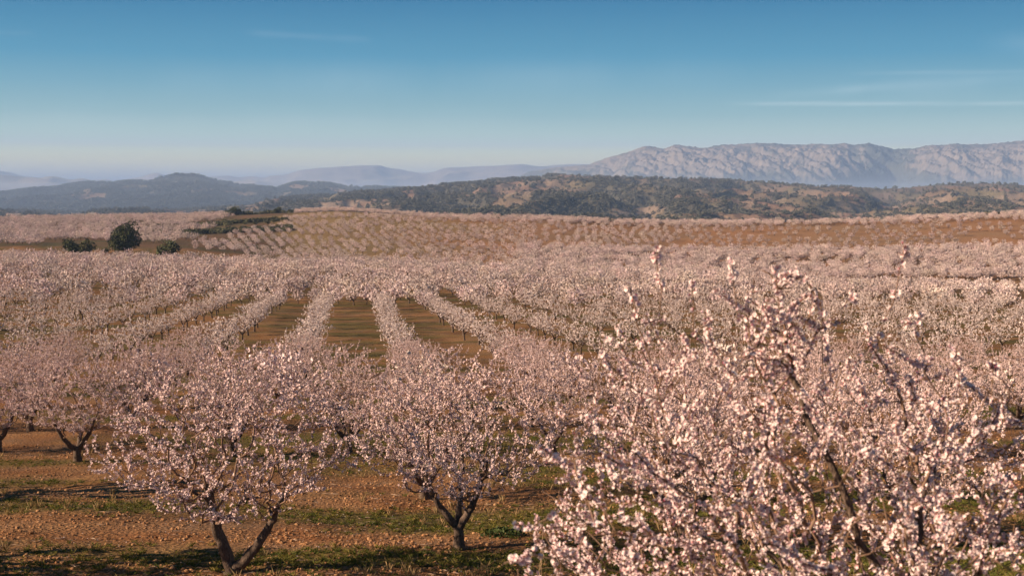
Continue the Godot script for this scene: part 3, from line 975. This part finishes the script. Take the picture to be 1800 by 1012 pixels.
func bud_mesh() -> ArrayMesh:
	var mb := MB.new()
	for j in 6:
		var a := TAU * j / 6.0
		var b := TAU * (j + 1) / 6.0
		var p := Vector3(cos(a) * 0.2, 0.22, sin(a) * 0.2)
		var q := Vector3(cos(b) * 0.2, 0.22, sin(b) * 0.2)
		mb.tri(p, Vector3(0, 0.52, 0), q, Color(0.76, 0.5, 0.53))
		mb.tri(p, q, Vector3(0, 0, 0), Color(0.32, 0.07, 0.1))
	return mb.mesh()

func build_front_tree() -> void:
	rng.seed = 900
	var base := Vector3(1.75, land(1.75, -6.8), -6.8)
	var t := thing("almond_tree", "big blossoming almond tree close by on the right, larger than all the others", "almond tree", base)
	var local := func(col: float, row: float, d: float) -> Vector3:
		return Vector3((col - 900.0) / FOCAL * d, -(row - 335.0) / FOCAL * d, -d) - base
	var s := Skel.new()
	var root := s.add(Vector3(0, -0.3, 0), -1)
	var top := line(s, root, Vector3(-0.05, 1.25, 0.05), 0.15, 0.12)
	var starts := s.p.size() - 1
	var crown := Vector3(1.8, -2.36, -6.9) - base
	# main limbs, by where they end
	for l in [[[1470, 1010, 6.9], [1395, 850, 6.6], [1310, 700, 6.5]], [[1560, 1010, 6.9], [1470, 820, 6.9], [1385, 620, 7.0], [1375, 520, 7.0]], [[1620, 1010, 7.0], [1640, 860, 7.0], [1600, 730, 7.1], [1560, 640, 7.1]], [[1400, 1080, 6.5], [1250, 900, 6.0], [1120, 800, 5.9]], [[1700, 1080, 6.6], [1780, 900, 6.2], [1850, 760, 6.2]], [[1600, 1080, 7.4], [1660, 850, 7.9], [1700, 720, 8.1]], [[1450, 1080, 7.5], [1300, 880, 8.0], [1230, 740, 8.1]], [[1500, 1150, 6.3], [1420, 1000, 5.6], [1330, 900, 5.3]], [[1650, 1150, 6.3], [1640, 1000, 5.6], [1590, 860, 5.3]]]:
		var from := top
		for q in l: from = line(s, from, local.call(q[0], q[1], q[2]), 0.12, 0.3)
	var aim := []
	while aim.size() < 3000:
		var q := ball()
		if q.length() < 0.4 and rng.randf() < 0.3: continue
		if q.length() > 0.8 and rng.randf() < 0.4: continue
		if q.y < -0.75: continue
		var lump := 1.0 + 0.16 * nz.get_noise_3d(q.x * 60, q.y * 60, q.z * 60)
		var peak := Vector3(q.x * 1.95, q.y * 1.5, q.z * 1.75) * lump
		if q.y > 0.0: peak += Vector3(-0.42, 0.34, 0.0) * q.y * q.y
		if q.y < -0.1 and q.x < 0.2: peak.x += 0.42 * q.y * (0.2 - q.x)
		aim.append(crown + peak)
	for k in 110: aim.append(local.call(1376, 562, 6.8) + ball() * Vector3(0.22, 0.33, 0.28))
	aim.sort_custom(func(a, b): return a.distance_squared_to(s.p[top]) < b.distance_squared_to(s.p[top]))
	fill(s, aim, 0.25, 0.11, starts)
	# long shoots that stand out against the orchard behind
	var first_shoot := s.p.size()
	var shoots := [[[1180, 760, 6.3], [1160, 690, 6.3], [1135, 600, 6.3], [1118, 540, 6.3], [1108, 505, 6.3]], [[1150, 700, 6.4], [1090, 660, 6.4], [1060, 620, 6.4]], [[1380, 640, 6.6], [1375, 560, 6.6], [1368, 500, 6.6], [1366, 465, 6.6]], [[1460, 700, 6.8], [1450, 600, 6.8], [1446, 530, 6.8]], [[1290, 660, 6.2], [1250, 590, 6.2], [1240, 545, 6.2]], [[1545, 640, 7.0], [1560, 560, 7.0], [1585, 470, 7.0], [1590, 428, 7.0]], [[1700, 700, 6.6], [1690, 640, 6.6], [1688, 612, 6.6]], [[1760, 720, 6.4], [1755, 660, 6.4], [1752, 630, 6.4]], [[1230, 620, 6.9], [1222, 540, 6.9], [1218, 490, 6.9]], [[1300, 560, 6.7], [1290, 490, 6.7], [1289, 455, 6.7]], [[1165, 560, 6.4], [1158, 480, 6.4], [1156, 428, 6.4]], [[1500, 650, 7.2], [1540, 600, 7.2], [1590, 575, 7.2], [1610, 560, 7.2]], [[1120, 820, 5.9], [1040, 800, 5.8], [985, 815, 5.8], [950, 790, 5.8]], [[1060, 940, 5.5], [980, 900, 5.5], [935, 935, 5.5], [905, 930, 5.5]], [[1010, 990, 5.3], [930, 985, 5.3], [885, 1003, 5.3]], [[1320, 620, 6.4], [1318, 560, 6.4]], [[1420, 600, 6.9], [1500, 520, 6.9], [1506, 525, 6.9]], [[1640, 640, 7.0], [1615, 590, 7.0], [1618, 545, 7.0]]]
	for l in shoots:
		var p0: Vector3 = local.call(l[0][0], l[0][1], l[0][2])
		var best := 0
		for k in range(starts, s.p.size()):
			if s.p[k].distance_to(p0) < s.p[best].distance_to(p0): best = k
		for q in l: best = line(s, best, local.call(q[0], q[1], q[2]), 0.09, 0.2)
	thicken(s, 0.0036, 0.45)
	for k in starts + 1: s.r[k] = maxf(s.r[k], 0.13) * (1.0 + 0.4 * exp(-maxf(s.p[k].y, 0.0) * 5.0))
	s.r[0] = s.r[1]
	var tm := MB.new()
	var bm := MB.new()
	var wm := MB.new()
	wood(s, tm, 9.0, 0.05, 12, Color(1, 1, 1))
	wood(s, bm, 0.05, 0.014, 8, Color(1, 1, 1))
	wood(s, wm, 0.014, 0.0, 6, Color(1, 1, 1))
	part("trunk", tm.mesh(), M.bark, t)
	part("branches", bm.mesh(), M.bark, t)
	var twigs := part("twigs", wm.mesh(), M.twig, t)
	var kinds := [petal_mesh(1, 0.35, 0.0), petal_mesh(2, 0.6, 0.08), petal_mesh(3, 0.2, 0.0), petal_mesh(4, 0.9, 0.3), bud_mesh()]
	var spots := []
	for k in range(starts + 1, s.p.size()):
		if s.r[k] > 0.014: continue
		var a := s.p[s.up[k]]
		var b := s.p[k]
		if k < first_shoot and nz.get_noise_3d(b.x * 150, b.y * 150, b.z * 150) < -0.12 and rng.randf() < 0.85: continue
		var n := int(a.distance_to(b) / (0.0095 if k < first_shoot else 0.026) * rnd(0.2, 2.0)) + (4 if s.r[k] < 0.0037 and k < first_shoot else 0)
		if k >= first_shoot and rng.randf() < 0.25: n = 0
		if k >= first_shoot and (k + 1 >= s.p.size() or s.up[k + 1] != k): n += 11
		var dir := (b - a).normalized()
		for j in n:
			var o := (ball() - dir * 0.2)
			o = (o - dir * o.dot(dir) * 0.6).normalized()
			var q := a.lerp(b, rng.randf()) + o * rnd(0.004, 0.02)
			var size := rnd(0.019, 0.03) * (1.0 if k < first_shoot else 1.35)
			var z := o.cross(Vector3(0.3, 0.5, 0.81)).normalized()
			var which := 4 if rng.randf() < 0.24 else rng.randi() % 4
			spots.append([Transform3D(Basis(o.cross(z), o, z).rotated(o, rng.randf() * TAU).scaled(Vector3.ONE * size), q), which, (base + q).length()])
	# blossoms within the picture that show largest are meshes of their own
	var seen := []
	for k in spots.size():
		var w: Vector3 = base + spots[k][0].origin
		var col := 900.0 + FOCAL * w.x / -w.z
		var row := 335.0 - FOCAL * w.y / -w.z
		if col > 870 and col < 1800 and row > 400 and row < 1010: seen.append(k)
	seen.sort_custom(func(a, b): return spots[a][2] < spots[b][2])
	var own := {}
	for k in mini(280, seen.size()):
		var q: Array = spots[seen[k]]
		own[seen[k]] = true
		part("bud" if q[1] == 4 else "blossom", kinds[q[1]], M.petals, twigs).transform = q[0]
	for w in 5:
		var at := []
		for k in spots.size():
			if spots[k][1] == w and not own.has(k): at.append(spots[k][0])
		scatter("blossoms" if w < 4 else "buds", kinds[w], M.petals, at, [], t)
	print("front tree: nodes ", s.p.size(), " blossoms ", spots.size(), " in view ", seen.size())

# ---------------------------------------------------------------- grass, clods and fallen petals
func build_ground_cover() -> void:
	rng.seed = 1200
	var tuft := MB.new()
	for k in 11:
		var th := rng.randf() * TAU
		var o := Vector3(cos(th), 0, sin(th)) * rnd(0.0, 0.4)
		var lean := Vector3(rnd(-0.5, 0.5), 1, rnd(-0.5, 0.5)) * rnd(0.6, 1.0)
		var w := Vector3(cos(th + 1.5), 0, sin(th + 1.5)) * 0.06
		var g := rnd(0.8, 1.2)
		tuft.quad(o - w, o + lean * 0.55 - w * 0.7, o + lean * Vector3(1.5, 1, 1.5), o + w, Color(g, g, g))
	var at := []
	var tint := []
	for k in 70000:
		var d := 12.0 * pow(9.0, rng.randf())
		var x := rnd(-0.5, 0.5) * d
		var g := grassy(x, -d)
		if rng.randf() > g * 0.9 - 0.08 + 0.25 * smoothstep(30.0, 25.0, d): continue
		var z := rnd(0.05, 0.13)
		at.append(Transform3D(Basis(Vector3.UP, rng.randf() * TAU).scaled(Vector3(z * 1.5, z, z * 1.5)), Vector3(x, land(x, -d) - 0.01, -d)))
		tint.append(Color(0.075, 0.095, 0.02).lerp(Color(0.24, 0.19, 0.05), pow(rng.randf(), 1.8)))
	scatter("grass", tuft.mesh(), M.grass, at, tint, self, "short green and yellow grass in strips between the trees")
	var dry := []
	var dry_tint := []
	for k in 2200:
		var d := 14.0 * pow(5.0, rng.randf())
		var x := rnd(-0.5, 0.5) * d
		if nz_fine.get_noise_2d(x * 5.0, d * 5.0) < 0.1: continue
		var z := rnd(0.12, 0.34)
		dry.append(Transform3D(Basis(Vector3.UP, rng.randf() * TAU).scaled(Vector3(z * 0.7, z, z * 0.7)), Vector3(x, land(x, -d) - 0.01, -d)))
		dry_tint.append(Color(0.32, 0.22, 0.11) * rnd(0.7, 1.2))
	scatter("dry_grass", tuft.mesh(), M.grass, dry, dry_tint, self, "dry straw coloured grass stalks standing between the trees")
	var lump := MB.new()
	var sph := []
	for k in 5:
		for j in 6:
			var th := TAU * (j + 0.5 * (k % 2)) / 6.0
			var ph := PI * k / 4.0
			sph.append(Vector3(sin(ph) * cos(th), cos(ph) * 0.7, sin(ph) * sin(th)) * (rnd(0.75, 1.2) if k > 0 and k < 4 else 1.0))
	for k in 4:
		for j in 6:
			lump.quad(sph[k * 6 + j], sph[k * 6 + (j + 1) % 6], sph[(k + 1) * 6 + (j + 1) % 6], sph[(k + 1) * 6 + j], Color(1, 1, 1))
	at = []
	tint = []
	for k in 90000:
		var d := 12.0 * pow(8.0, rng.randf())
		var x := rnd(-0.5, 0.5) * d
		if rng.randf() < grassy(x, -d) * 0.8: continue
		if nz_fine.get_noise_2d(x * 4.0, d * 10.0) < -0.15 and rng.randf() < 0.8: continue
		var z := 0.012 + 0.04 * pow(rng.randf(), 4.0)
		at.append(Transform3D(Basis.from_euler(Vector3(rng.randf() * 6, rng.randf() * 6, rng.randf() * 6)).scaled(Vector3(z * 1.3, z, z * 1.3)), Vector3(x, land(x, -d) + z * 0.2, -d)))
		tint.append(Color(0.25, 0.12, 0.055).lerp(Color(0.34, 0.19, 0.095), rng.randf()) * rnd(0.8, 1.15))
	scatter("clods", lump.mesh(), M.clod, at, tint, self, "loose clods and pebbles of red brown soil")
	var twig := MB.new()
	twig.quad(Vector3(-0.5, 0.02, -0.03), Vector3(-0.1, 0.05, 0.05), Vector3(0.5, 0.03, 0.12), Vector3(-0.05, 0.07, -0.01), Color(1, 1, 1))
	twig.quad(Vector3(-0.1, 0.05, 0.03), Vector3(0.1, 0.06, -0.02), Vector3(0.25, 0.04, -0.3), Vector3(0.2, 0.05, -0.31), Color(1, 1, 1))
	var litter := []
	var litter_tint := []
	for k in 7000:
		var d := 16.0 * pow(4.0, rng.randf())
		var x := rnd(-0.5, 0.5) * d
		if nz_fine.get_noise_2d(x * 3.0 + 50.0, d * 9.0) < 0.0 and rng.randf() < 0.7: continue
		var z := rnd(0.1, 0.42)
		litter.append(Transform3D(Basis(Vector3.UP, rng.randf() * TAU).scaled(Vector3(z, z * 1.3, z * 0.5)), Vector3(x, land(x, -d) + 0.01, -d)))
		litter_tint.append(Color(0.16, 0.1, 0.07).lerp(Color(0.36, 0.26, 0.19), rng.randf()))
	scatter("pruned_twigs", twig.mesh(), M.clod, litter, litter_tint, self, "pruned twigs and dry litter lying on the soil")
	var pet := MB.new()
	pet.quad(Vector3(-0.5, 0.06, 0), Vector3(0, 0.16, 0.42), Vector3(0.5, 0.06, 0), Vector3(0, 0.1, -0.42), Color(1, 1, 1))
	at = []
	tint = []
	for k in 46000:
		var d := 12.0 * pow(6.0, rng.randf())
		var x := rnd(-0.5, 0.5) * d
		var z := rnd(0.015, 0.03)
		if nz_fine.get_noise_2d(x * 5.0 + 300.0, d * 16.0) < 0.02 and rng.randf() < 0.8: continue
		at.append(Transform3D(Basis(Vector3.UP, rng.randf() * TAU).rotated(Vector3.RIGHT, rnd(-0.5, 0.5)).scaled(Vector3.ONE * z), Vector3(x, land(x, -d) + 0.01, -d)))
		tint.append(Color(0.72, 0.6, 0.58) if rng.randf() < 0.22 else Color(0.36, 0.235, 0.15) * rnd(0.5, 1.4))
	scatter("fallen_petals", pet.mesh(), M.clod, at, tint, self, "fallen petals and dry leaves lying on the soil")
	# a dark green weed clump by the middle tree, and a tall dry stalk
	var weed := MB.new()
	rng.seed = 1300
	for k in 420:
		var q := ball() * Vector3(0.55, 0.2, 0.35)
		q.y = absf(q.y) + 0.02
		clump(weed, q, rnd(0.05, 0.1), Color(0.035, 0.055, 0.02).lerp(Color(0.07, 0.09, 0.03), rng.randf()), 1)
	var wp := Vector3(-0.2, 0, -29.2)
	wp.y = land(wp.x, wp.z)
	var w := part(numbered("weed_clump"), weed.mesh(), M.leaf, self)
	w.position = wp
	tag(w, "low dark green weed clump just right of the middle tree's trunk", "weed")
	var s := Skel.new()
	line(s, s.add(Vector3.ZERO, -1), Vector3(0.12, 1.5, 0), 0.12, 0.12)
	var main := s.p.size() - 1
	for k in 14: line(s, rng.randi_range(5, main), Vector3(0.1, 0.8, 0) + ball() * Vector3(0.22, 0.6, 0.2), 0.12, 0.2)
	thicken(s, 0.004, 0.3)
	var sb := MB.new()
	wood(s, sb, 1.0, 0.0, 3, Color(0.3, 0.2, 0.12))
	var st := part(numbered("dry_stalk"), sb.mesh(), M.clod, self)
	st.position = Vector3(0.45, land(0.45, -22.0), -22.0)
	tag(st, "tall thin dry weed stalk standing left of the big nearest tree", "weed")
